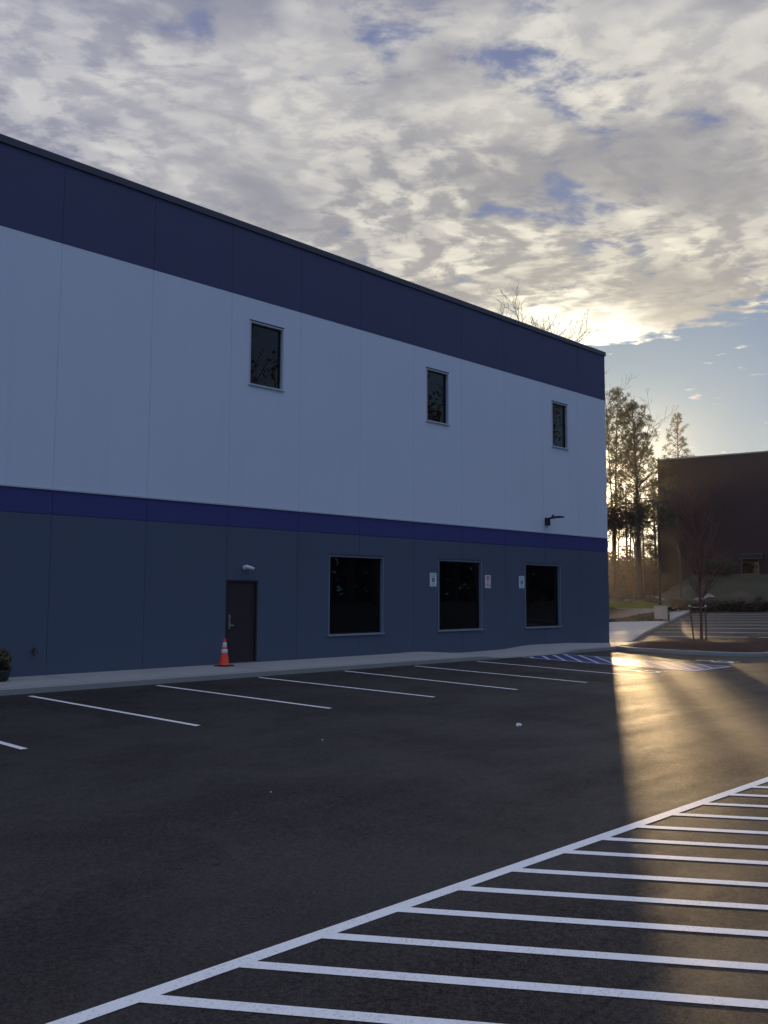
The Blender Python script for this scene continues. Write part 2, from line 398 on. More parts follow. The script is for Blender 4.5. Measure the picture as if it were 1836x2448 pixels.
# planting island
isl=[(20.95,-2.05),(20.5,-2.9),(20.6,-4.0),(20.85,-5.2),(21.1,-6.2),(21.5,-6.85),(22.1,-7.2),(23.2,-7.25),(25.0,-7.2),(27.0,-7.1),(28.2,-6.9),(28.5,-6.3),(27.9,-5.7),(26.6,-5.0),(25.1,-3.75),(23.4,-2.45),(22.2,-2.0),(21.5,-1.9)]
cen=Vector((23.6,-4.8))
def islring(f): return [Vector(p).lerp(cen,f) for p in isl]
bm=BM(); n=len(isl); ring=islring(0); inn=islring(.07)
itop=lambda x,y:G(x,y)+.14
ra=[];
for f,dz in ((0,-.3),(0,-.02),(.008,0),(.055,0),(.06,-.01),(.06,-.15)):
    ra.append([bm.verts.new((p.x,p.y,itop(p.x,p.y)+dz)) for p in islring(f)])
for r0,r1 in zip(ra,ra[1:]):
    for k in range(n): bm.faces.new((r0[k],r0[(k+1)%n],r1[(k+1)%n],r1[k]))
struct(up(link('island_curb',bm,'curb')),'concrete curb round the planting island')
bm=BM(); prev=None
for j,f in enumerate((.055,.12,.22,.35,.5,.65,.8,.92)):
    cur=[]
    for p in islring(f):
        z=itop(p.x,p.y)-.03+.30*math.sin(min(1,(f-.055)/.6)*math.pi/2)+ (mnoise.noise(Vector((p.x*2.2,p.y*2.2,0)))*.05 if f>.06 else 0)
        cur.append(bm.verts.new((p.x,p.y,z)))
    if prev:
        for k in range(n): bm.faces.new((prev[k],prev[(k+1)%n],cur[(k+1)%n],cur[k]))
    prev=cur
bm.faces.new(prev)
struct(up(link('island_mulch',bm,'mulch',smooth=True)),'mounded reddish mulch bed on the island')
def mound(x,y):
    d=min(1,max(0,((Vector((x,y))-cen).length)/3.5)); return itop(x,y)-.03+.30*math.sin(min(1,(1-d)/.6)*math.pi/2)

# lawn and bank
def Tlawn(h,d):
    zl=1.17+(d-53)*.018
    zb=interp([(64.5,.95),(68,1.15),(78,2.9),(86,3.9),(120,4.4)],d)
    t=sstep(61.6,64.2,h)
    return lerp(zl,zb,t)+mnoise.noise(Vector((h*1.3,d*.25,3)))*.12
bm=BM(); hs=frange(55.5,78,60); rows=[]
for h in hs:
    d0=lerp(54.6,64.6,sstep(62.25,62.7,h)) if h<63 else lerp(65.4,66.3,(h-63)/10)
    ds=[d0,d0+.4,d0+1.2,d0+2.5]+frange(d0+4,100,22)+[130,180]
    rows.append([bm.verts.new(polar(h,d,Tlawn(h,min(d,100)))) for d in ds])
for r0,r1 in zip(rows,rows[1:]):
    for j in range(len(r0)-1): bm.faces.new((r0[j],r0[j+1],r1[j+1],r1[j]))
struct(faceup(link('lawn',bm,'grass',smooth=True)),'grass lawn and bank rising to the far building')

# ------------------------------------------------------------------ building
S=2.44
def hz(h): return h*S+2.0
Z0,Z1,Z2,Z3=hz(4.25),hz(3.384),hz(.977),hz(.738)
ZC=hz(4.175)
XR=24.11; XL=-24.4
WX=lambda u:u*S
wins=[ # x0,x1,z0,z1,kind
 (WX(3.49),WX(4.43),hz(-.515),hz(.47),'ground'),(WX(5.49),WX(6.44),hz(-.512),hz(.476),'ground'),(WX(7.48),WX(8.435),hz(-.517),hz(.474),'ground'),
 (WX(2.25),WX(2.743),hz(2.366),hz(3.12),'upper'),(WX(5.245),WX(5.712),hz(2.366),hz(3.118),'upper'),(WX(8.249),WX(8.70),hz(2.372),hz(3.12),'upper')]
DX0,DX1,DZ1=WX(2.0),WX(2.425),hz(.146)
holes=[w[:4] for w in wins]+[(DX0,DX1,-1.,DZ1)]
bld=thing('warehouse_building','large white warehouse with navy parapet, blue band and slate grey base','building',(0,0,0))
def clip_cells(x0,x1,z0,z1):
    xe=sorted({x0,x1}|{h[k] for h in holes for k in(0,1) if x0<h[k]<x1}); ze=sorted({z0,z1}|{h[k] for h in holes for k in(2,3) if z0<h[k]<z1})
    for xa,xb in zip(xe,xe[1:]):
        for za,zb in zip(ze,ze[1:]):
            xm,zm=(xa+xb)/2,(za+zb)/2
            if any(h[0]<xm<h[1] and h[2]<zm<h[3] for h in holes): continue
            yield xa,xb,za,zb
def panels(name,z0,z1,mat,proud=0.,zf=None,g=.0045):
    bm=BM()
    n0=-10
    joints=[n*S for n in range(n0,10)]+[XR]
    for a,b in zip(joints,joints[1:]):
        xa=a+(g if a>joints[0] else 0); xb=b-(g if b<XR else 0)
        for p,q,r,s in clip_cells(xa,xb,z0,z1):
            quad(bm,[(p,-proud,r),(q,-proud,r),(q,-proud,s),(p,-proud,s)])
        for x in (xa,xb):
            for p,q,r,s in clip_cells(x-.0005,x+.0005,z0,z1): quad(bm,[(x,-proud,r),(x,-proud,s),(x,.03,s),(x,.03,r)])
    for z in (z0,z1): # top and bottom returns
        quad(bm,[(joints[0],-proud,z),(XR,-proud,z),(XR,.03,z),(joints[0],.03,z)])
    bmesh.ops.remove_doubles(bm,verts=bm.verts,dist=1e-5)
    o=link(name,bm,mat,bld); return up(o)
panels('base_wall',-.35,Z3-.012,'wall_slate')
panels('blue_band',Z3,Z2-.03,'wall_band',.006)
panels('white_wall',Z2+.012,Z1,'wall_white')
panels('parapet',Z1+.008,ZC,'wall_navy',.006)
bm=BM(); box(bm,(XL-.05,-.035,Z2-.03),(XR+.02,.03,Z2+.004)); link('band_trim',bm,'trim',bld)
bm=BM(); box(bm,(XL-.05,-.05,ZC+.004),(XR+.05,.35,Z0),bev=.008)
box(bm,(XR-.30,.351,ZC+.004),(XR+.05,30.3,Z0),bev=.008); link('coping',bm,'coping',bld)
# backing wall (seen in the joints), reveals, roof and other sides
bm=BM()
for z0,z1,mi in ((-.4,Z3,1),(Z3,Z2,2),(Z2,Z1,0),(Z1,ZC,3)):
    for p,q,r,s in clip_cells(XL,XR,z0,z1): quad(bm,[(p,.012,r),(q,.012,r),(q,.012,s),(p,.012,s)],mi)
link('joint_backing',bm,['wall_white','wall_slate','wall_band','wall_navy'],bld)
bm=BM()
for z0,z1,mi in ((-.35,Z3,1),(Z3,Z2,2),(Z2,Z1,0),(Z1,ZC,3)):
    quad(bm,[(XR,.03,z0),(XR,30,z0),(XR,30,z1),(XR,.03,z1)],mi); quad(bm,[(XL,30,z0),(XL,.03,z0),(XL,.03,z1),(XL,30,z1)],mi); quad(bm,[(XR,30,z0),(XL,30,z0),(XL,30,z1),(XR,30,z1)],mi)
link('side_wall',bm,['wall_white','wall_slate','wall_band','wall_navy'],bld)
bm=BM(); quad(bm,[(XL,.36,Z0-.8),(XR-.31,.36,Z0-.8),(XR-.31,30,Z0-.8),(XL,30,Z0-.8)]); quad(bm,[(XL,.03,ZC),(XL,.352,ZC),(XL,.352,Z0-.8),(XL,.03,Z0-.8)])
quad(bm,[(XL,.35,Z0-.9),(XR,.35,Z0-.9),(XR,.35,ZC+.005),(XL,.35,ZC+.005)]); link('roof',bm,'roof',bld)
# windows
for (x0,x1,z0,z1,kd) in wins:
    dep=.14 if kd=='ground' else .12
    wm='wall_slate' if kd=='ground' else 'wall_white'
    bm=BM(); # reveal lining
    t=.05
    # aluminium frame standing 3 mm proud and lining the opening
    fw=.045
    for a,b in (((x0,-.012,z1-fw),(x1,dep,z1)),((x0,-.012,z0+.055),(x0+fw,dep,z1-fw)),((x1-fw,-.012,z0+.055),(x1,dep,z1-fw))): box(bm,a,b,bev=.004)
    fr=link('window',bm,'trim_dark' if kd=='ground' else 'trim',bld); fr['label']='square ground floor window with dark glass' if kd=='ground' else 'small upright upper window with dark glass'
    bm=BM(); box(bm,(x0-.02,-.05,z0),(x1+.02,dep,z0+.05),bev=.006); link('sill',bm,'sill_ground' if kd=='ground' else 'trim',fr)
    bm=BM(); box(bm,(x0-.005,-.022,z1+.002),(x1+.005,.02,z1+.035),bev=.004); link('head_flashing',bm,'coping',fr)
    bm=BM(); g=.03
    xa,xb,za,zb=x0+fw,x1-fw,z0+.05,z1-fw
    for a,b in (((xa,dep-.04,zb-g),(xb,dep,zb)),((xa,dep-.04,za),(xb,dep,za+g)),((xa,dep-.04,za+g),(xa+g,dep,zb-g)),((xb-g,dep-.04,za+g),(xb,dep,zb-g))): box(bm,a,b)
    link('sash',bm,'black_metal',fr)
    bm=BM(); 
    box(bm,(xa+g,dep-.02,za+g),(xb-g,dep-.008,zb-g)); link('pane',bm,'glass',fr)
# door
bm=BM(); fw=.05
for a,b in (((DX0,-.01,DZ1-fw),(DX1,.1,DZ1)),((DX0,-.01,.0),(DX0+fw,.1,DZ1-fw)),((DX1-fw,-.01,.0),(DX1,.1,DZ1-fw))): box(bm,a,b,bev=.003)
link('door_frame',bm,'door',bld)
bm=BM(); box(bm,(DX0+fw+.004,.04,.14),(DX1-fw-.004,.085,DZ1-fw-.004),bev=.003)
dr=link('door',bm,'door',bld,label='dark brown steel door')
bm=BM(); xx=DX0+.14; box(bm,(xx-.028,.02,1.05),(xx+.028,.04,1.42),bev=.004); tube(bm,[Vector((xx,.03,1.14)),Vector((xx,-.03,1.14)),Vector((xx+.09,-.035,1.14))],[.013]*3,8)
tube(bm,[Vector((xx,.02,1.36)),Vector((xx,-.005,1.36))],[.026,.024],10); link('handle',bm,'steel',dr)
bm=BM(); box(bm,(DX0,-.03,.125),(DX1,.11,.139)); link('threshold',bm,'steel',bld)

# ------------------------------------------------------------------ wall fixtures
t=thing('security_camera','small white camera fixed to the slate wall above the brown door','camera',(WX(2.235),-.0,hz(.285)))
bm=BM(); lathe(bm,[(.055,0),(.06,.01),(.06,.035),(.045,.05)],14); bmesh.ops.rotate(bm,verts=bm.verts,cent=(0,0,0),matrix=Matrix.Rotation(R(90),3,'X')); link('mount',bm,'white_plastic',t,True)
bm=BM(); tube(bm,[Vector((-.01,-.04,.01)),Vector((.0,-.12,.03))],[.035,.045],12); tube(bm,[Vector((-.02,-.10,.03)),Vector((.20,-.17,-.03))],[.052,.042],12); link('body',bm,'white_plastic',t,True)
bm=BM(); tube(bm,[Vector((.2,-.17,-.03)),Vector((.206,-.172,-.032))],[.034,.034],12); link('lens',bm,'glass',t)
t=thing('wall_floodlight','black floodlight on a bracket on the white wall near the building corner','wall light',(WX(8.07),0,hz(1.19)))
bm=BM(); box(bm,(-.12,-.10,-.24),(.12,0,.05),bev=.01); link('junction_box',bm,'black_metal',t)
bm=BM(); box(bm,(-.02,-.36,.0),(.05,-.1,.06),bev=.008); tube(bm,[Vector((.0,-.3,.06)),Vector((.0,-.3,.16))],[.04,.04],10); link('arm',bm,'black_metal',t)
bm=BM(); box(bm,(-.15,-.72,.02),(.15,-.30,.085),bev=.02); link('lamp_head',bm,'black_metal',t)
t=thing('wall_tap','small dark tap low on the slate wall near the left edge','tap',(WX(-.126),0,hz(-.54)))
bm=BM(); lathe(bm,[(.045,0),(.045,.012),(.02,.02),(.02,.08)],12); bmesh.ops.rotate(bm,verts=bm.verts,cent=(0,0,0),matrix=Matrix.Rotation(R(90),3,'X')); link('flange',bm,'brass',t,True)
bm=BM(); tube(bm,[Vector((0,-.07,.03)),Vector((0,-.08,0)),Vector((-.03,-.11,-.05)),Vector((-.04,-.12,-.11))],[.022,.024,.02,.018],8); link('spout',bm,'brass',t,True)
bm=BM(); lathe(bm,[(.045,.05),(.05,.06),(.045,.07)],10,c=(0,-.075,0)); link('valve_wheel',bm,'brass',t)

def text_mesh(bm,s,size,cx,cz,y,mi,bold=.0):
    cu=bpy.data.curves.new('t','FONT'); cu.body=s; cu.size=size; cu.align_x='CENTER'; cu.align_y='CENTER'; cu.offset=bold
    ob=bpy.data.objects.new('t',cu); COL.objects.link(ob)
    dg=bpy.context.evaluated_depsgraph_get(); me=bpy.data.meshes.new_from_object(ob.evaluated_get(dg))
    b2=bmesh.new(); b2.from_mesh(me)
    vm={}
    for v in b2.verts: vm[v]=bm.verts.new((cx+v.co.x,y,cz+v.co.y))
    for f in b2.faces:
        try: bm.faces.new([vm[v] for v in f.verts]).material_index=mi
        except ValueError: pass
    b2.free(); bpy.data.objects.remove(ob); bpy.data.curves.remove(cu); bpy.data.meshes.remove(me)
def ring_xz(bm,cx,cz,r0,r1,y,mi,n=28):
    for k in range(n):
        a,b=2*math.pi*k/n,2*math.pi*(k+1)/n
        quad(bm,[(cx+r0*math.cos(a),y,cz+r0*math.sin(a)),(cx+r1*math.cos(a),y,cz+r1*math.sin(a)),(cx+r1*math.cos(b),y,cz+r1*math.sin(b)),(cx+r0*math.cos(b),y,cz+r0*math.sin(b))],mi)
def sign_plate(parent,w,h,mat):
    bm=BM(); box(bm,(-w/2,-.008,-h/2),(w/2,-.002,h/2),bev=.001)
    for z in (h/2-.03,-h/2+.03): tube(bm,[Vector((0,-.008,z)),Vector((0,-.013,z))],[.008,.006],8)
    link('plate',bm,mat,parent)
def parking_sign(x,z,label):
    t=thing('parking_sign',label,'sign',(x,-.0,z)); w,h=.325,.455; sign_plate(t,w,h,'sign_white')
    bm=BM(); y=-.0095
    text_mesh(bm,'RESERVED',.052,0,.165,y,0,.0012); text_mesh(bm,'PARKING',.058,0,.105,y,0,.0012)
    text_mesh(bm,'VAN',.045,0,-.125,y,2,.001); text_mesh(bm,'ACCESSIBLE',.038,0,-.175,y,2,.001)
    for a,b in (((-w/2+.01,h/2-.014),(w/2-.01,h/2-.01)),((-w/2+.01,-h/2+.01),(w/2-.01,-h/2+.014))): quad(bm,[(a[0],y,a[1]),(b[0],y,a[1]),(b[0],y,b[1]),(a[0],y,b[1])],0)
    quad(bm,[(-.07,y,-.085),(.07,y,-.085),(.07,y,.06),(-.07,y,.06)],1)
    wheelchair(bm,-.01,-.01,.115,0,lambda u,v:(u,y-.001,v),mi=3)
    link('lettering',bm,['sign_green','sign_blue','sign_blue','sign_white'],t)
parking_sign(WX(5.385),hz(.195),'white accessible parking sign just left of the middle ground floor window')
parking_sign(WX(7.395),hz(.188),'white accessible parking sign just left of the ground floor window nearest the corner')
t=thing('no_parking_sign','white sign with a crossed out P between two ground floor windows','sign',(WX(6.575),0,hz(.185))); sign_plate(t,.315,.46,'sign_pink')
bm=BM(); y=-.0095
ring_xz(bm,0,.105,.078,.098,y-.0006,0)
a=R(-45); c,s_=math.cos(a),math.sin(a)
quad(bm,[(c*.085-s_*.008,y-.0012,.105+s_*.085+c*.008),(c*.085+s_*.008,y-.0012,.105+s_*.085-c*.008),(-c*.085+s_*.008,y-.0012,.105-s_*.085-c*.008),(-c*.085-s_*.008,y-.0012,.105-s_*.085+c*.008)],0)
link('prohibition_ring',bm,'sign_red',t); bm=BM()
text_mesh(bm,'P',.15,-.002,.105,y,0,.006); link('parking_symbol',bm,'sign_black',t); bm=BM()
text_mesh(bm,'NO',.06,0,-.045,y,1,.0015); text_mesh(bm,'PARKING',.06,0,-.105,y,1,.0015); text_mesh(bm,'ANY TIME',.05,0,-.17,y,1,.001)
link('lettering',bm,['sign_black','sign_red'],t)

# ------------------------------------------------------------------ cone, litter, planter
cz=sw_top(4.48,-.53)
t=thing('traffic_cone','orange traffic cone with two pale collars standing by the brown door','traffic cone',(4.48,-.55,cz),R(20))
bm=BM(); box(bm,(-.19,-.19,0),(.19,.19,.03),bev=.008); link('base',bm,'rubber',t)
bm=BM(); lathe(bm,[(.165,.03),(.160,.05),(.14,.06),(.128,.075),(.030,.69),(.026,.705),(.018,.71)],24); link('cone_body',bm,'orange',t,True)
rc=lambda z:.128+(z-.075)*(.030-.128)/(.69-.075)
for z0,z1 in ((.34,.44),(.48,.61)):
    bm=BM(); lathe(bm,[(rc(z0)+.0005,z0),(rc(z0)+.003,z0+.002),(rc(z1)+.003,z1-.002),(rc(z1)+.0005,z1)],24); link('collar',bm,'collar',t,True)
bm=BM(); bmesh.ops.create_icosphere(bm,subdivisions=3,radius=.055)
for v in bm.verts:
    n=v.co.normalized(); k=1+.5*mnoise.noise(n*2.3)+.25*abs(mnoise.noise(n*6)); v.co=Vector((n.x*1.25,n.y*.9,n.z*.75))*.055*k; v.co.z=max(v.co.z,-.028)+.028
o=link('crumpled_paper',bm,'paper'); o.location=(2.82,-11.15,G(2.82,-11.15)); o.scale=(.72,.72,.72); tag(o,'small crumpled white paper lying on the asphalt','litter')
for (x,y,s) in ((-.45,-10.1,.25),(-3.0,-12.2,.2),(1.1,-16.9,.22),(2.0,-17.5,.2),(.35,-15.95,.2)):
    o2=bpy.data.objects.new('crumpled_paper',o.data); COL.objects.link(o2); o2.location=(x,y,G(x,y)); o2.scale=(s*.7,)*3; o2.rotation_euler=(0,0,x*9)
    tag(o2,'tiny pale scrap lying on the dark asphalt','litter','tiny scraps on the asphalt')

def leafblob(bm,center,rad,n,size,mi=0,squash=1.,hollow=.5,seed=0,long=1.6):
    rnd=random.Random(seed)
    for _ in range(n):
        d=Vector((rnd.gauss(0,1),rnd.gauss(0,1),rnd.gauss(0,1))).normalized()
        r=(hollow+(1-hollow)*rnd.random()**.6)
        k=1+.3*mnoise.noise(d*2+Vector((seed,0,0)))
        p=Vector(center)+Vector((d.x*rad*r*k,d.y*rad*r*k,d.z*rad*squash*r*k))
        a=Vector((rnd.uniform(-1,1),rnd.uniform(-1,1),rnd.uniform(-1,1))).normalized(); b=a.orthogonal().normalized()
        s=size*rnd.uniform(.6,1.3)
        vs=[p-a*s*long*.5,p+b*s*.35,p+a*s*long*.5,p-b*s*.35]
        bm.faces.new([bm.verts.new(v) for v in vs]).material_index=mi
t=thing('potted_plant','round olive green plant in a dark pot at the left end of the pavement','plant',(-1.36,-.75,sw_top(-1.2,-.75)))
bm=BM(); lathe(bm,[(.15,0),(.19,.03),(.235,.2),(.25,.24),(.22,.24),(.2,.21)],18); link('pot',bm,'pot',t,True)
bm=BM(); leafblob(bm,(0,0,.47),.24,900,.055,squash=.85,hollow=.3,seed=5,long=2.2); leafblob(bm,(0,0,.30),.25,250,.06,1,.4,.3,6,2)
link('foliage',bm,['olive','shrub'],t)
bm=BM()
for k in range(7):
    a=k*.9; tube(bm,[Vector((0,0,.2)),Vector((.10*math.cos(a),.10*math.sin(a),.36)),Vector((.21*math.cos(a),.21*math.sin(a),.52))],[.01,.008,.004],5)
link('stem',bm,'collar',t)

# ------------------------------------------------------------------ trees
def branch(bm,p,d,L,r,lev,rnd,P,tips):
    n=P.get('seg',4); pts=[p]; rad=[r]; cur=p.copy(); dd=d.copy()
    for i in range(n):
        dd=(dd+Vector((rnd.uniform(-1,1),rnd.uniform(-1,1),rnd.uniform(-.6,1)*.6+P['up']))*P['wig']).normalized()
        cur=cur+dd*L/n; pts.append(cur.copy()); rad.append(r*(1-(i+1)/n*(.65 if lev<P['lev'] else .9)))
    tube(bm,pts,rad,5 if lev<2 else 3,0,False)
    if lev>=P['lev']: tips.append((cur,dd)); return
    k=P['kids'][lev]
    for i in range(k):
        t=lerp(P['start'][lev],1,(i+rnd.random()*.7)/k)
        idx=min(n-1,int(t*n)); q=pts[idx].lerp(pts[idx+1],t*n-idx)
        ax=dd.orthogonal().normalized(); ax.rotate(Matrix.Rotation(i*2.4+rnd.uniform(-.5,.5),3,dd))
        ang=R(rnd.uniform(*P['ang'])); nd=(dd*math.cos(ang)+ax*math.sin(ang)).normalized()
        branch(bm,q,nd,L*rnd.uniform(*P['len'])*(1-.45*t),max(P['rmin'],r*(1-.6*t)*.55),lev+1,rnd,P,tips)
def bare_tree(name,label,loc,H,r,seed,P,mat,group=None,leaves=None,cat='tree'):
    rnd=random.Random(seed); t=thing(name,label,cat,loc,0,group); tips=[]
    Q=dict(lev=3,kids=(9,6,4),start=(.3,.25,.2),ang=(25,50),len=(.38,.6),up=.25,wig=.12,rmin=.012,seg=4); Q.update(P)
    bm=BM(); top=Vector((rnd.uniform(-.03,.03)*H,rnd.uniform(-.03,.03)*H,H*.62))
    fk=Q.get('fork',.38)
    tube(bm,[Vector((0,0,-.3)),Vector((0,0,.1)),top*.25*1,top*fk/.62*1.0],[r*1.35,r*1.1,r*.95,r*.8],8,0,False)
    link('trunk',bm,mat,t,True)
    bm=BM(); base=top*fk/.62
    branch(bm,base,Vector((top.x*.3,top.y*.3,1)).normalized(),H*(1-fk),r*.8,0,rnd,Q,tips)
    if leaves:
        b2=BM(); lm,ln,ls=leaves
        for p,d in tips:
            for _ in range(ln):
                q=p+Vector((rnd.gauss(0,.35),rnd.gauss(0,.35),rnd.gauss(0,.3))); a=Vector((rnd.uniform(-1,1),rnd.uniform(-1,1),rnd.uniform(-1,1))).normalized(); b=a.orthogonal().normalized(); s=ls*rnd.uniform(.6,1.4)
                b2.faces.new([b2.verts.new(v) for v in (q-a*s*.6,q+b*s*.4,q+a*s*.6,q-b*s*.4)])
        link('crown',bm,mat,t); link('leaves',b2,lm,t)
    else: link('crown',bm,mat,t)
    return t
def tuft(bm,p,d,size,rnd,n=18):
    for _ in range(n):
        v=(d*.75+Vector((rnd.gauss(0,.6),rnd.gauss(0,.6),rnd.gauss(0,.6)))).normalized(); s=size*rnd.uniform(.6,1.15)
        w=v.orthogonal().normalized(); w.rotate(Matrix.Rotation(rnd.random()*6.28,3,v)); w*=size*.04
        bm.faces.new([bm.verts.new(x) for x in (p-w*.4,p+w*.4,p+v*s*.7+w,p+v*s,p+v*s*.7-w)])
def pine(label,loc,H,r,cr,c0,seed,lean=(0,0),dens=1.,group='pines on the lawn',ts=.40,gap=None,low=False):
    rnd=random.Random(seed); t=thing('pine_tree',label,'tree',loc,0,group)
    def ax(z): f=z/H; return Vector((lean[0]*f*f*H+.1*math.sin(f*7+seed),lean[1]*f*f*H+.1*math.cos(f*5+seed),z))
    bm=BM(); zs=[-.3,.1]+frange(.8,H*.985,14); tube(bm,[ax(z) for z in zs],[r*1.5,r*1.2]+[max(.025,r*(1-.93*(z/H)**1.15)) for z in zs[2:]],8,0)
    link('trunk',bm,'bark',t,True)
    bb=BM(); bl=BM(); nb=int((H*(1-c0))*5.2*dens)
    for i in range(nb+(34 if gap else 0)):
        f=c0+(1-c0)*((i+rnd.random())/nb) if i<nb else rnd.uniform(c0,gap[0]); z=f*H
        if gap and gap[0]<f<gap[1]: continue
        u=(f-c0)/(1-c0); w=cr*(min(1,(.95 if low else .42)+u*1.9) if u<.32 else 1)*(1-max(0,(u-.32)/.68)**1.5*.85)*rnd.uniform(.55,1.12)
        a=i*2.399+rnd.uniform(-.5,.5); el=R(lerp(-8,48,u)+rnd.uniform(-10,12))
        d=Vector((math.cos(a)*math.cos(el),math.sin(a)*math.cos(el),math.sin(el))); o=ax(z)
        pts=[o]; dd=d.copy()
        for k in range(4):
            dd=(dd+Vector((rnd.uniform(-.2,.2),rnd.uniform(-.2,.2),rnd.uniform(-.05,.22)))).normalized(); pts.append(pts[-1]+dd*w/4)
        rb=max(.018,r*.28*(1-u*.6)); tube(bb,pts,[rb,rb*.8,rb*.6,rb*.4,rb*.2],4,0,False)
        nt=max(3,int(w*4.2*dens))
        for k in range(nt):
            s=rnd.uniform(.35,1.)**.7; idx=min(3,int(s*4)); q=pts[idx].lerp(pts[idx+1],s*4-idx)
            side=Vector((rnd.gauss(0,1),rnd.gauss(0,1),rnd.gauss(0,.7)+.3)).normalized(); L=w*.22*rnd.uniform(.3,1.1)
            e=q+side*L; tube(bb,[q,e],[.014,.008],3,0,False); tuft(bl,e,(side+Vector((0,0,.5))).normalized(),ts,rnd,19)
    tuft(bl,ax(H*.985),Vector((0,0,1)),ts*1.2,rnd,30)
    link('branches',bb,'bark',t); link('needles',bl,'pine',t)
    return t
def gz(h,d): return Tlawn(h,d)-.05
def at(h,d): return polar(h,d,gz(h,d))
# heading 58.7 = building corner .. 62 = far building's edge
pine('tall pine with a full dense crown standing right beside the far building edge',at(60.85,80),17.0,.26,3.5,.37,11,(-.0,.03),1.2,low=True)
pine('tallest pine, half hidden behind the warehouse corner',at(59.35,85),19.3,.17,3.6,.325,12,(.02,-.02),1.25,gap=(.385,.49),low=True)
pine('short yellow green pine between the tall pines and the far building edge',at(61.75,98),11.8,.2,2.9,.22,14,(0,0),1.5)
pine('pine whose top alone shows above the far building roof',polar(63.25,118,3.2),21.5,.25,3.0,.5,15,(0,0),.9)
pine('thin pine with sparse low branches behind the two tall pines',at(60.1,97),15.0,.16,2.6,.56,16,(0,0),.7)
for k,(h,d,H,lab) in enumerate(((60.6,76,7.5,'thin bare trunk left of the tallest pines on the lawn'),(61.05,77.5,8.5,'thin bare trunk close behind the dense pine on the lawn'))):
    bare_tree('young_tree',lab,at(h,d),H,.09,30+k,dict(lev=2,kids=(8,5),wig=.08),'twig')
bare_tree('bare_tree','tall leafless tree rising behind the pines next to the warehouse corner',at(59.2,100),22.5,.13,41,dict(lev=3,up=.35),'twig')
bare_tree('bare_tree','slender leafless tree between the two tall pines',at(60.15,103),20.0,.11,42,dict(lev=3,up=.35),'twig')
bare_tree('bare_tree','leafless treetop above the warehouse roof, the one nearer the roof corner',polar(55.7,66,1.2),18.2,.2,43,dict(lev=3,rmin=.018,up=.3,kids=(18,9,6),start=(.45,.2,.2),ang=(25,55),len=(.5,.7)),'twig')
bare_tree('bare_tree','leafless treetop above the warehouse roof, the one farther from the roof corner',polar(54.9,68,1.2),18.3,.2,44,dict(lev=3,rmin=.018,up=.3,kids=(17,9,6),start=(.45,.2,.2),ang=(25,55),len=(.5,.7)),'twig')
bare_tree('small_bare_tree','thin dark leafless tree in front of the far building wall',at(63.2,73),6.0,.10,45,dict(lev=3,up=.3,kids=(6,4,3)),'twig')
bare_tree('oak_tree','small oak with rust brown leaves beside the warehouse corner',at(58.95,84),5.6,.13,51,dict(lev=3,up=.1,kids=(9,6,3),ang=(35,70),fork=.15),'twig',leaves=('oak',5,.16))
bare_tree('oak_tree','low oak with sparse brown leaves behind the pine trunks',at(60.3,90),4.6,.12,52,dict(lev=3,up=.1,kids=(9,6,3),ang=(35,70),fork=.15),'twig',leaves=('oak',4,.16))
bare_tree('oak_tree','brown leaved oak right of the pine trunks in front of the far building edge',at(61.6,92),5.0,.12,53,dict(lev=3,up=.1,kids=(9,6,3),ang=(35,70),fork=.15),'twig',leaves=('oak',3,.15))
bare_tree('oak_tree','wide oak with brown leaves spreading between the two tall pines',at(59.42,81),7.3,.07,54,dict(lev=3,up=.06,kids=(11,7,4),start=(.05,.2,.2),ang=(35,75),len=(.8,1.1),fork=.66),'twig',leaves=('oak',5,.17))
bare_tree('oak_tree','second wide oak with brown leaves behind the dense pine trunk',at(60.7,83),7.6,.08,55,dict(lev=3,up=.06,kids=(11,7,4),start=(.05,.2,.2),ang=(35,75),len=(.8,1.1),fork=.66),'twig',leaves=('oak',5,.17))
# far off wood behind the lawn
bm=BM(); rnd=random.Random(3)
for i in range(900):
    h=rnd.uniform(54,64.5); d=rnd.uniform(108,160); H=rnd.uniform(3.0,6.0)*(.9+.25*mnoise.noise(Vector((h*.8,0,0)))); b=polar(h,d,2.0)
    tube(bm,[b,b+Vector((rnd.uniform(-.3,.3),rnd.uniform(-.3,.3),H*.6)),b+Vector((rnd.uniform(-.5,.5),rnd.uniform(-.5,.5),H))],[.09,.06,.02],3,0,False)
    for _ in range(34):
        q=b+Vector((rnd.gauss(0,1.1),rnd.gauss(0,1.1),H*rnd.uniform(.05,1.0))); a=Vector((rnd.uniform(-1,1),rnd.uniform(-1,1),rnd.uniform(-1,1))).normalized(); c=a.orthogonal()*.35; s=rnd.uniform(.2,.55)
        bm.faces.new([bm.verts.new(v) for v in (q-a*s,q+c*s,q+a*s,q-c*s)])
struct(link('distant_wood',bm,'wood_mass'),'low brown wood seen far behind the pines','stuff')

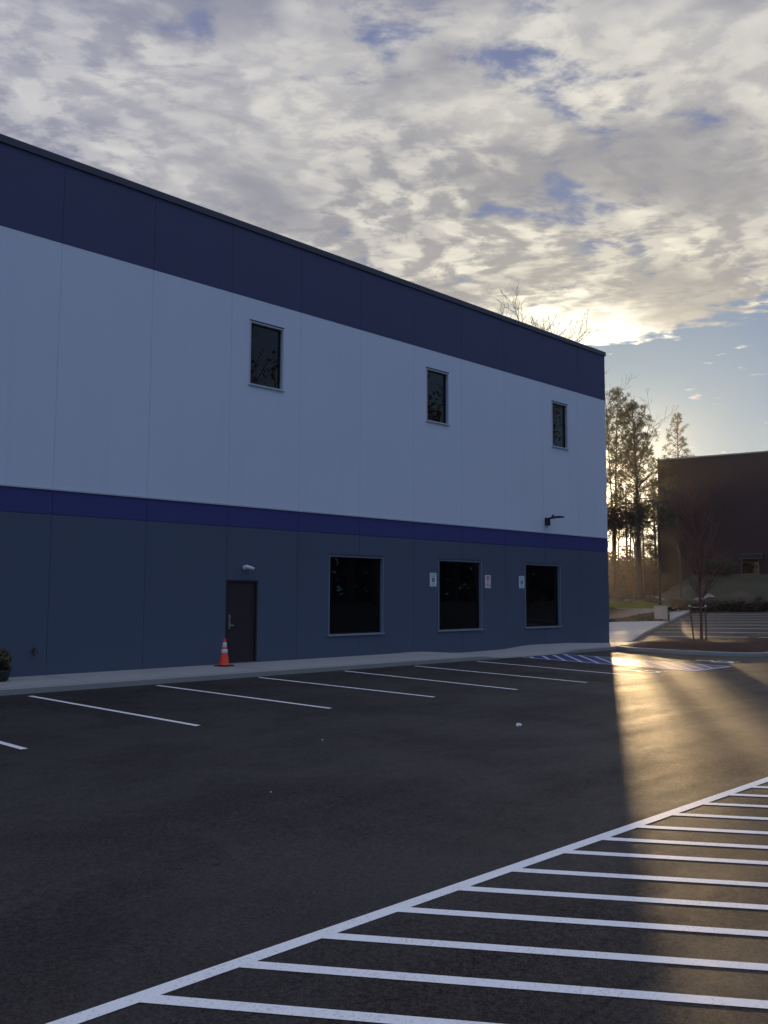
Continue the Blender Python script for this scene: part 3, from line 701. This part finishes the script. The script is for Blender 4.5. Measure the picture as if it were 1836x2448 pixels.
# young street tree with stakes on the island
TX,TY=22.85,-4.62; tz=mound(TX,TY)
rnd=random.Random(9)
t=thing('young_maple','young leafless copper tree with upswept twigs growing from the mulch island','tree',(TX,TY,tz-.03))
bm=BM(); tube(bm,[Vector((0,0,-.1)),Vector((0,0,.05)),Vector((.02,-.01,.7)),Vector((-.02,0,1.45)),Vector((0,.02,2.3)),Vector((.03,0,3.6)),Vector((0,.03,5.6))],[.085,.06,.052,.046,.036,.02,.006],8); link('trunk',bm,'maple',t,True)
bm=BM()
for i in range(52):
    f=rnd.uniform(0,1); z=1.3+3.4*f**1.1; a=i*2.4+rnd.uniform(-.4,.4); ang=R(lerp(62,28,f)+rnd.uniform(-8,8)); L=lerp(2.3,1.1,f)*rnd.uniform(.75,1.15)
    d=Vector((math.cos(a)*math.sin(ang),math.sin(a)*math.sin(ang),math.cos(ang))); p=Vector((0,0,z)); pts=[p]; dd=d.copy()
    for k in range(5): dd=(dd+Vector((rnd.uniform(-.08,.08),rnd.uniform(-.08,.08),.13))).normalized(); pts.append(pts[-1]+dd*L/5)
    tube(bm,pts,[.019,.016,.013,.011,.009,.006],4,0,False)
    for k in range(7):
        idx=rnd.randint(1,4); q=pts[idx]; nd=(dd+Vector((rnd.gauss(0,.45),rnd.gauss(0,.45),rnd.gauss(0,.25)))).normalized(); l=rnd.uniform(.25,.75)
        q2=q+nd*l*.5; nd2=(nd+Vector((0,0,.3))).normalized(); tube(bm,[q,q2,q2+nd2*l*.5],[.009,.0075,.005],3,0,False)
        q3=q2; nd3=(nd2+Vector((rnd.gauss(0,.4),rnd.gauss(0,.4),0))).normalized(); tube(bm,[q3,q3+nd3*l*.45],[.006,.004],3,0,False)
link('twigs',bm,'maple',t)
for dx,dy,lx,lab in ((-.19,.19,-.10,'brown wooden tree stake leaning slightly on the left of the young tree'),(.12,-.13,.0,'thin wooden tree stake just right of the young tree')):
    o=thing('tree_stake',lab,'stake',(TX+dx,TY+dy,mound(TX+dx,TY+dy)),0,'stakes holding the young tree')
    bm=BM(); tube(bm,[Vector((0,0,-.2)),Vector((lx*.5,-lx*.5,.65)),Vector((lx,-lx,1.35))],[.032,.032,.030],6); link('post',bm,'stake',o)
    bm=BM(); e=Vector((-dx*.85,-dy*.85,1.22)); tube(bm,[Vector((lx,-lx,1.25)),e*.5+Vector((lx,-lx,1.25))*.5+Vector((0,0,-.03)),e],[.007,.007,.007],5); tube(bm,[Vector((lx,-lx,1.23)),Vector((lx,-lx,1.29))],[.038,.038],7); link('tie',bm,'tie',o)

# ------------------------------------------------------------------ retaining wall, pier, pole, hedges, rocks
t=thing('retaining_wall','two tier grey block retaining wall holding up the lawn','wall',(0,0,0))
A=polar(56.5,56.3); B=polar(61.75,54.2); d=(B-A); L=Vector((d.x,d.y)).length; d2=Vector((d.x/L,d.y/L)); nn=Vector((d2.y,-d2.x))
if (Vector((CX,CY))-Vector((A.x,A.y))).dot(nn)<0: nn=-nn
def course(name,z0,z1,off,wb,mat):
    bm=BM(); x=0; i=0; rnd=random.Random(4)
    while x<L-.05:
        w=min(wb,L-x); j=rnd.uniform(-.01,.01)
        c=[Vector((A.x,A.y))+d2*(x+.006)+nn*(off+j),Vector((A.x,A.y))+d2*(x+w-.006)+nn*(off+j)]
        c+= [c[1]-nn*.5,c[0]-nn*.5]
        lo=[bm.verts.new((q.x,q.y,z0+.006)) for q in c]; hi=[bm.verts.new((q.x,q.y,z1)) for q in c]
        bm.faces.new(hi); 
        for k in range(4): bm.faces.new((lo[k],lo[(k+1)%4],hi[(k+1)%4],hi[k]))
        x+=w
    return up(link(name,bm,mat,t))
course('lower_tier',.1,.72,.32,.9,'block'); course('upper_tier',.735,1.17,.0,.45,'block')
bm=BM(); quad(bm,[(A.x,A.y,-.1),(B.x,B.y,-.1),(B.x,B.y,1.15),(A.x,A.y,1.15)])
course('cap',1.174,1.235,.03,1.35,'curb'); bm.free()
t=thing('concrete_pier','square concrete pier ending the block retaining wall','pier',polar(62.0,53.2,.3),R(28))
bm=BM(); box(bm,(-.36,-.36,0),(.36,.36,1.03),bev=.015); link('shaft',bm,'block',t)
bm=BM(); box(bm,(-.39,-.39,1.033),(.39,.39,1.10),bev=.015); link('cap',bm,'curb',t)
bm=BM(); rnd=random.Random(8)
for i in range(5200):
    h=rnd.uniform(58.6,62.4); u=(h-58.6)/3.8; dmin=51.8+.9*u; d=rnd.uniform(dmin,53.9)
    hz_=lerp(.03,.42,sstep(.1,.9,u))*sstep(dmin-.2,53.6,d)
    p=polar(h,d); p.z=G(p.x,p.y)+.10+hz_*rnd.uniform(.5,1.1)+mnoise.noise(p*1.5)*.08
    a=Vector((rnd.uniform(-1,1),rnd.uniform(-1,1),rnd.uniform(-.3,1))).normalized(); b=a.orthogonal().normalized(); s=rnd.uniform(.07,.15)
    bm.faces.new([bm.verts.new(v) for v in (p-a*s,p+b*s*.6,p+a*s,p-b*s*.6)])
struct(link('ground_cover',bm,'ivy'),'dark leafy ground cover below the retaining wall','stuff')
bm=BM(); rows=[]
for h in frange(58.4,62.5,10):
    u=(h-58.6)/3.8; rows.append([bm.verts.new((lambda p:(p.x,p.y,G(p.x,p.y)+.06+lerp(.03,.34,sstep(.1,.9,u))*k))(polar(h,d))) for d,k in ((51.9+.9*max(0,u),0),(52.9+.3*u,.6),(54.2,1))])
for r0,r1 in zip(rows,rows[1:]):
    for j in range(2): bm.faces.new((r0[j],r0[j+1],r1[j+1],r1[j]))
struct(faceup(link('planting_soil',bm,'soil')))
# area light pole
t=thing('light_pole','tall black lot light pole standing at the left edge of the far building','lamp post',polar(61.97,60,1.25))
bm=BM(); lathe(bm,[(.17,0),(.17,.08),(.12,.12),(.1,.4)],14); link('base',bm,'black_metal',t)
bm=BM(); tube(bm,[Vector((0,0,.38)),Vector((0,0,6.75))],[.085,.06],10); link('pole',bm,'black_metal',t)
dv=Vector((math.cos(R(61.97)),-math.sin(R(61.97)),0))
bm=BM(); 
for s in (1,-1): tube(bm,[Vector((0,0,6.7)),dv*s*.22+Vector((0,0,6.78))],[.03,.03],6)
link('arm',bm,'black_metal',t)
for s in (1,-1):
    bm=BM(); box(bm,(-.24,-.16,-.04),(.24,.16,.05),bev=.02); o=link('lamp_head',bm,'black_metal',t); o.location=dv*s*.42+Vector((0,0,6.8)); o.rotation_euler=(0,0,R(90-61.97-90))
# hedge strip
t=thing('hedge','long low dark hedge between the far curb and the grass bank','hedge',(0,0,0))
bm=BM(); bt=BM(); rnd=random.Random(12)
for i in range(15000):
    h=rnd.uniform(62.55,76); d=lerp(65.3,65.9,(h-62.5)/13)+rnd.uniform(0,1.5); zt=.62+.18*mnoise.noise(Vector((h*2.5,0,1)))+.12*mnoise.noise(Vector((h*9,d,1)))
    base=polar(h,d); zb=G(base.x,base.y)+.1; p=Vector((base.x,base.y,zb+zt*rnd.random()**.5))
    a=Vector((rnd.uniform(-1,1),rnd.uniform(-1,1),rnd.uniform(-.3,1))).normalized(); b=a.orthogonal().normalized(); s=rnd.uniform(.06,.13)
    bm.faces.new([bm.verts.new(v) for v in (p-a*s,p+b*s*.6,p+a*s,p-b*s*.6)])
for i in range(160):
    h=rnd.uniform(62.6,76); p=polar(h,66.2); p.z=G(p.x,p.y); tube(bt,[p,p+Vector((rnd.uniform(-.1,.1),rnd.uniform(-.1,.1),.7))],[.02,.01],4,0,False)
link('foliage',bm,'hedge',t); link('stems',bt,'twig',t)
def shrub(label,loc,rad,seed,mat='shrub',sq=.8,n=900):
    t=thing('shrub',label,'shrub',loc); bm=BM(); leafblob(bm,(0,0,rad*sq*.9),rad,n,.13,squash=sq,hollow=.35,seed=seed); link('foliage',bm,mat,t)
    bm=BM(); rnd=random.Random(seed)
    for k in range(6):
        a=k*1.05; tube(bm,[Vector((0,0,-.1)),Vector((.5*rad*math.cos(a),.5*rad*math.sin(a),rad*sq*1.0))],[.03,.012],4,0,False)
    link('stems',bm,'twig',t)
shrub('large dark shrub left of the far building door on top of the bank',at(65.6,84),1.25,1,n=1500)
shrub('second dark shrub behind the large one at the far building wall',at(64.9,85.5),.95,21,n=1200)
shrub('small dark shrub on the grass bank near the right edge',at(67.55,70),.42,2,n=500)
shrub('low rusty shrub on the bank above the hedge',at(66.2,69),.5,3,'oak',.5,400)
shrub('rounded shrub in front of the pale boulders on the bank',at(64.9,69.5),.62,4,'olive',.55,600)
shrub('reddish low shrub at the hedge end beside the pier',at(63.1,64),.6,7,'wood_mass',.6,600)
shrub('dark shrub at the foot of the light pole',at(61.6,63.5),.55,8,'shrub',.5,600)
shrub('scrubby brush left of the pine trunks on the lawn',at(59.6,77),.9,9,'wood_mass',.5,900)
def rock(label,loc,s,seed,group=None):
    bm=BM(); bmesh.ops.create_icosphere(bm,subdivisions=3,radius=1)
    for v in bm.verts:
        n=v.co.normalized(); k=1+.35*mnoise.noise(n*1.4+Vector((seed,0,0)))+.1*mnoise.noise(n*4+Vector((seed,0,0))); v.co=Vector((n.x*1.25,n.y,n.z*.7))*s*k
    o=link('boulder',bm,'rock'); o.location=loc; o.rotation_euler=(0,0,seed); tag(o,label,'boulder',group)
for k,(h,d,rad,lab) in enumerate(((58.95,88,1.6,'rusty brush clump nearest the warehouse corner'),(59.75,90,1.7,'rusty brush clump between the pine trunks'),(60.5,92,1.6,'rusty brush clump right behind the dense pine'),(61.3,94,1.8,'rusty brush clump just left of the light pole, far back'))):
    shrub(lab,at(h,d),rad,60+k,'oak' if k%2 else 'wood_mass',.95,1300)
rock('long pale boulder on the bank behind the young tree',at(64.75,71)+Vector((0,0,.2)),.55,1)
rock('smaller pale boulder left of the long one on the bank',at(64.3,71)+Vector((0,0,.15)),.38,2)
rock('grey boulder on the lawn just left of the light pole',at(61.75,68)+Vector((0,0,.2)),.45,3)
rock('small bright stone on the lawn left of the pine trunks',at(60.0,72)+Vector((0,0,.08)),.2,4)

# ------------------------------------------------------------------ far building
FC=polar(62.0,90); fd=Vector((math.sin(R(168)),math.cos(R(168)),0)); bd=Vector((math.sin(R(78)),math.cos(R(78)),0)); ZT=15.0; ZB=2.8
t=thing('dark_building','long dark brick building on the right with a flat roof','building',(FC.x,FC.y,0),math.atan2(fd.y,fd.x))
# local frame: +x runs along the long wall, +y towards the back
bm=BM(); LL=70; 
xe=[0]+[i*6.1 for i in range(1,12)]+[LL]
for a,b in zip(xe,xe[1:]):
    box(bm,(a+.012,0,ZB),(b-.012,.3,ZT)) if False else None
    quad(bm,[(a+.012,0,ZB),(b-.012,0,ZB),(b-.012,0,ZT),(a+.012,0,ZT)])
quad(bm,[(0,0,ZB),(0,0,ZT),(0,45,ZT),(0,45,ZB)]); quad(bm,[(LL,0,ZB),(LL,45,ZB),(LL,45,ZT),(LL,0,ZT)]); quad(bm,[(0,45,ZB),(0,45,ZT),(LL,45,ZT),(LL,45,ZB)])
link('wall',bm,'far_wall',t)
bm=BM(); quad(bm,[(0,.03,ZB),(LL,.03,ZB),(LL,.03,ZT),(0,.03,ZT)]); link('joint_backing',bm,'dark_gap',t)
bm=BM(); quad(bm,[(0,.03,ZT-.3),(LL,.03,ZT-.3),(LL,45,ZT-.3),(0,45,ZT-.3)]); link('roof',bm,'roof',t)
bm=BM(); box(bm,(-.08,-.08,ZT+.004),(LL+.05,.25,ZT+.14)); box(bm,(-.08,.254,ZT+.004),(.25,45,ZT+.14)); link('roof_edge',bm,'far_cap',t)
# entrance
ex=8.35
bm=BM(); box(bm,(ex-.95,-1.0,5.35),(ex+1.0,-.002,5.75),bev=.02); cn=link('canopy',bm,'far_dark',t)
bm=BM()
for z in (5.335,5.76): box(bm,(ex-.98,-1.03,z-.03),(ex+1.03,-.002,z))
box(bm,(ex+.99,-1.03,5.336),(ex+1.03,-.99,5.72)); link('edge_trim',bm,'far_frame',cn)
bm=BM(); 
for a,b in (((ex-.9,-.06,3.55),(ex-.84,-.002,5.3)),((ex+.55,-.06,3.55),(ex+.61,-.002,5.3)),((ex-.84,-.06,5.0),(ex+.55,-.002,5.06))): box(bm,a,b)
dd=link('door',bm,'far_frame',t,label='glazed double door with pale frame')
bm=BM(); box(bm,(ex-.84,-.03,3.6),(ex+.55,-.003,5.0)); link('pane',bm,'glass',dd)
bm=BM(); box(bm,(ex-2.6,-1.4,3.45),(ex+.9,-.002,3.58)); link('step',bm,'curb',t)

bm=BM(); rnd=random.Random(31)
for i in range(26000):
    h=rnd.uniform(58.3,63.2); d=55+9*rnd.random()**1.6; p=polar(h,d)
    if h>62.3 and d<65: continue
    p.z=Tlawn(h,d)+.0; k=rnd.uniform(.07,.15)*(1+.5*mnoise.noise(p*.9)); a=rnd.uniform(0,6.28); wv=Vector((math.cos(a),math.sin(a),0))*rnd.uniform(.02,.045)
    bm.faces.new([bm.verts.new(v) for v in (p-wv,p+wv,p+Vector((rnd.uniform(-.05,.05),rnd.uniform(-.05,.05),k)))])
struct(link('grass_blades',bm,'blade'),'short bright grass along the top of the retaining wall','stuff')
bm=BM(); rnd=random.Random(5)  # unseen foliage mass, added near black so the window panes mirror dark
for i in range(18000):
    x=rnd.uniform(0,190); y=-72+rnd.uniform(-5,5); H=(13+4*mnoise.noise(Vector((x*.09,0,4)))+1.5*mnoise.noise(Vector((x*.4,0,4)))); p=Vector((x,y,H*rnd.random()**.8))
    a=Vector((rnd.uniform(-1,1),rnd.uniform(-1,1),rnd.uniform(-1,1))).normalized(); b=a.orthogonal().normalized(); s=rnd.uniform(.5,1.0)
    bm.faces.new([bm.verts.new(v) for v in (p-a*s,p+b*s*.6,p+a*s,p-b*s*.6)])
struct(link('added_reflection_wood',bm,'dark_wood'),'unseen dark wood added across the lot to darken the window reflections','stuff')
# ------------------------------------------------------------------ trees behind the photographer (seen in the window glass)
src=bare_tree('bare_tree','tall leafless tree across the lot',(34,-46,0),19,.25,61,dict(lev=3,up=.2),'twig','trees across the lot')
src2=bare_tree('oak_tree','oak with brown leaves across the lot',(41,-50,0),17,.28,62,dict(lev=3,up=.12,ang=(30,60),fork=.2),'twig','trees across the lot',leaves=('oak',3,.3))
src2.location=(41,-50,0); src['label']='bare or brown leaved tree standing across the lot, mirrored in the windows'; src2['label']=src['label']
rnd=random.Random(77)
for i in range(26):
    s=src2 if i%3 else src; c=s.copy(); COL.objects.link(c)
    c.location=(22+i*4.3+rnd.uniform(-2,2),rnd.uniform(-62,-44),0); c.rotation_euler=(0,0,rnd.uniform(0,6)); k=rnd.uniform(1.15,1.6); c.scale=(k,k,k)
    for ch in list(s.children):
        q=ch.copy(); COL.objects.link(q); q.parent=c

# ------------------------------------------------------------------ world
w=bpy.data.worlds.new('World'); scn.world=w; w.use_nodes=True
n=NT('w',w)
tc=n.n('ShaderNodeTexCoord').outputs['Generated']
sky=n.n('ShaderNodeTexSky'); sky.sky_type='NISHITA'; sky.sun_disc=False; sky.sun_elevation=R(SUN_EL); sky.sun_rotation=R(SUN_AZ); sky.air_density=1.0; sky.dust_density=.6; sky.ozone_density=1.6; sky.altitude=50
sep=n.n('ShaderNodeSeparateXYZ',{0:tc}); z=sep.outputs[2]
zc=n.math('MAXIMUM',n.math('ADD',z,.02),.03)
uv=n.n('ShaderNodeCombineXYZ',{0:n.math('DIVIDE',sep.outputs[0],zc),1:n.math('DIVIDE',sep.outputs[1],zc),2:0.}).outputs[0]
# angle to the sun
dot=n.n('ShaderNodeVectorMath',{0:tc,1:tuple(SD)}); dot.operation='DOT_PRODUCT'; dot=dot.outputs['Value']
near=n.math('POWER',n.math('MAXIMUM',dot,0.),14.)
glow=n.math('POWER',n.math('MAXIMUM',dot,0.),380.)
glow2=n.math('POWER',n.math('MAXIMUM',dot,0.),1100.)
# warped coordinates
wob=n.noise(uv,1.4,3,.55,out='Color')
uvw=n.n('ShaderNodeVectorMath',{0:uv,1:n.n('ShaderNodeVectorMath',{0:wob,1:(.22,.22,.22)},operation='MULTIPLY').outputs[0]},operation='ADD').outputs[0]
ROT=R(35)
def cloud(off):
    v=n.mapv(uvw,(1,1,1),(0,0,ROT),off)
    a=n.noise(n.mapv(v,(1,1.5,1)),.95,3,.5)            # sheets
    b=n.noise(n.mapv(v,(1.0,1.35,1)),3.7,6,.60,.5)     # clumps
    c=n.noise(v,22,4,.65)                              # fine shreds
    vo=n.n('ShaderNodeTexVoronoi',{'Vector':n.n('ShaderNodeVectorMath',{0:n.mapv(v,(1.0,1.45,1)),1:n.n('ShaderNodeVectorMath',{0:n.noise(v,9,2,.5,out='Color'),1:(.10,.10,.10)},operation='MULTIPLY').outputs[0]},operation='ADD').outputs[0],'Scale':7.0,'Smoothness':.4},feature='SMOOTH_F1').outputs['Distance']
    puff=n.math('SUBTRACT',1,vo)
    h=n.math('ADD',n.math('MULTIPLY',a,.60),n.math('ADD',n.math('MULTIPLY',b,.62),n.math('MULTIPLY',puff,.30)))
    return n.math('ADD',h,n.math('MULTIPLY',c,.27)),a,puff
d0,a0,p0=cloud((0,0,0))
d1,_,p1=cloud((-.040,.0,0))
# the deck ends low down: open sky above the horizon
lv=n.n('ShaderNodeVectorMath',{0:tc,1:(-math.cos(R(SUN_AZ)),math.sin(R(SUN_AZ)),0.)},operation='DOT_PRODUCT').outputs['Value']
el=n.math('ADD',n.math('ADD',z,n.math('MULTIPLY',lv,.38)),n.math('ADD',n.math('MULTIPLY',n.math('SUBTRACT',a0,.5),.20),n.math('MULTIPLY',n.math('SUBTRACT',n.noise(uvw,5.,3,.6),.5),.07)))
deck=n.ramp(el,.222,.298)
thr=n.math('SUBTRACT',1.12,n.math('MULTIPLY',deck,.415))
dens=n.math('SUBTRACT',d0,thr)
cov=n.ramp(dens,-.08,.10)
cov=n.math('MULTIPLY',cov,n.ramp(z,.13,.19,.1,1.))
thick=n.ramp(dens,.10,.42)
lit=n.ramp(n.math('SUBTRACT',d0,d1),-.085,.085)
skyc=sky.outputs[0]
K=10.0   # radiances below are written at final brightness
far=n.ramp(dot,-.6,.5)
nearw=n.math('POWER',n.math('MAXIMUM',dot,0.),6.)
nearm=n.math('POWER',n.math('MAXIMUM',dot,0.),42.)
blue=n.mix(n.ramp(z,.02,.42),(.17,.36,.52),(.18,.22,.38))
blue=n.mix(nearm,blue,(.27,.41,.49))
blue=n.mix(glow,blue,(2.1,1.9,1.35))
gray=n.mix(nearw,(.225,.24,.37),(.37,.36,.33))
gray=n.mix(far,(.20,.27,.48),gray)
white=n.mix(nearw,(.62,.62,.66),(.98,.92,.74))
white=n.mix(n.ramp(nearm,.06,.6),white,(1.45,1.33,1.0))
white=n.mix(n.ramp(nearm,.22,.6),white,(2.2,2.1,1.75))
gray=n.mix(n.ramp(nearm,.3,.7),gray,(1.0,.93,.75))
gray=n.mix(n.ramp(nearm,.15,.8),gray,(.62,.56,.45))
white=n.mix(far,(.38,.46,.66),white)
top=n.ramp(z,.68,.85,1.,1.8)  # boosts the clouds overhead, out of view, to put more light on the ground
sm=n.ramp(n.noise(n.mapv(uv,(1,1,1),(0,0,0),(3.1,1.7,0)),.8,2,.5),.40,.62)      # where the deck is smooth
det=n.math('SUBTRACT',1,n.math('MULTIPLY',sm,.6))
big=n.noise(n.mapv(uvw,(1,1.3,1),(0,0,ROT),(7.3,2.2,0)),1.7,4,.55)
cl=n.mix(n.math('MULTIPLY',n.math('MULTIPLY',n.math('SUBTRACT',1,lit),.85),det),white,gray)
cl=n.mix(n.math('MULTIPLY',n.ramp(big,.42,.62),.85),cl,gray)
cl=n.mix(n.math('MULTIPLY',thick,.25),cl,gray)
cl=n.mix(n.math('MULTIPLY',n.ramp(p0,.68,.40),n.math('MULTIPLY',det,.45)),cl,gray)
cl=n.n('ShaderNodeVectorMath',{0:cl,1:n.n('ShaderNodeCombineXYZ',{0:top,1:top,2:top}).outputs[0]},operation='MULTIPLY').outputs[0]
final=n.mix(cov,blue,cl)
final=n.mix(glow2,final,(5.,4.2,2.7))
below=n.ramp(z,-.05,.0)
final=n.mix(below,(.10,.10,.11),final)
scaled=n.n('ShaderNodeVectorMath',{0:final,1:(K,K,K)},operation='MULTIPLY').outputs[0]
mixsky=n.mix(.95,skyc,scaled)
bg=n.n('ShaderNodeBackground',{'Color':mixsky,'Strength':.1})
ow=n.n('ShaderNodeOutputWorld',{'Surface':bg.outputs[0]})

sl=bpy.data.lights.new('sun','SUN'); sl.energy=5.0; sl.angle=R(.75); sl.color=(1,.68,.34)
so=bpy.data.objects.new('sun',sl); COL.objects.link(so); so.rotation_euler=SD.to_track_quat('Z','Y').to_euler(); so.location=(0,0,60)

# haze: thin air that glows towards the low sun
hm=bpy.data.materials.new('haze'); hm.use_nodes=True; ht=hm.node_tree; ht.nodes.clear()
pv=ht.nodes.new('ShaderNodeVolumePrincipled'); pv.inputs['Color'].default_value=(.95,.93,.9,1); pv.inputs['Density'].default_value=HAZE; pv.inputs['Anisotropy'].default_value=.8
mo=ht.nodes.new('ShaderNodeOutputMaterial'); ht.links.new(pv.outputs[0],mo.inputs['Volume']); M['haze']=hm
bm=BM(); box(bm,(-40,-90,-6),(215,190,34)); struct(link('haze',bm,'haze'),None,'stuff')

# ------------------------------------------------------------------ camera
cam=bpy.data.cameras.new('camera'); co=bpy.data.objects.new('camera',cam); COL.objects.link(co); scn.camera=co
cam.sensor_fit='VERTICAL'; cam.sensor_height=24; cam.lens=24*2134.65/2448; cam.clip_end=3000; cam.clip_start=.05
a=Vector((0.7087596586,-0.7054354041,0.0045427929)); b=Vector((-0.0675918553,-0.0614976146,0.9958159390)); c=Vector((0.7022044484,0.7061012208,0.0912687161))
mt=Matrix((a,b,-c)).transposed().to_4x4(); mt.translation=Vector((CX,CY,2.0)); co.matrix_world=mt
scn.view_settings.view_transform='Standard'; scn.view_settings.look='None'; scn.view_settings.exposure=0; scn.view_settings.gamma=1
scn.cycles.max_bounces=6; scn.cycles.use_denoising=True
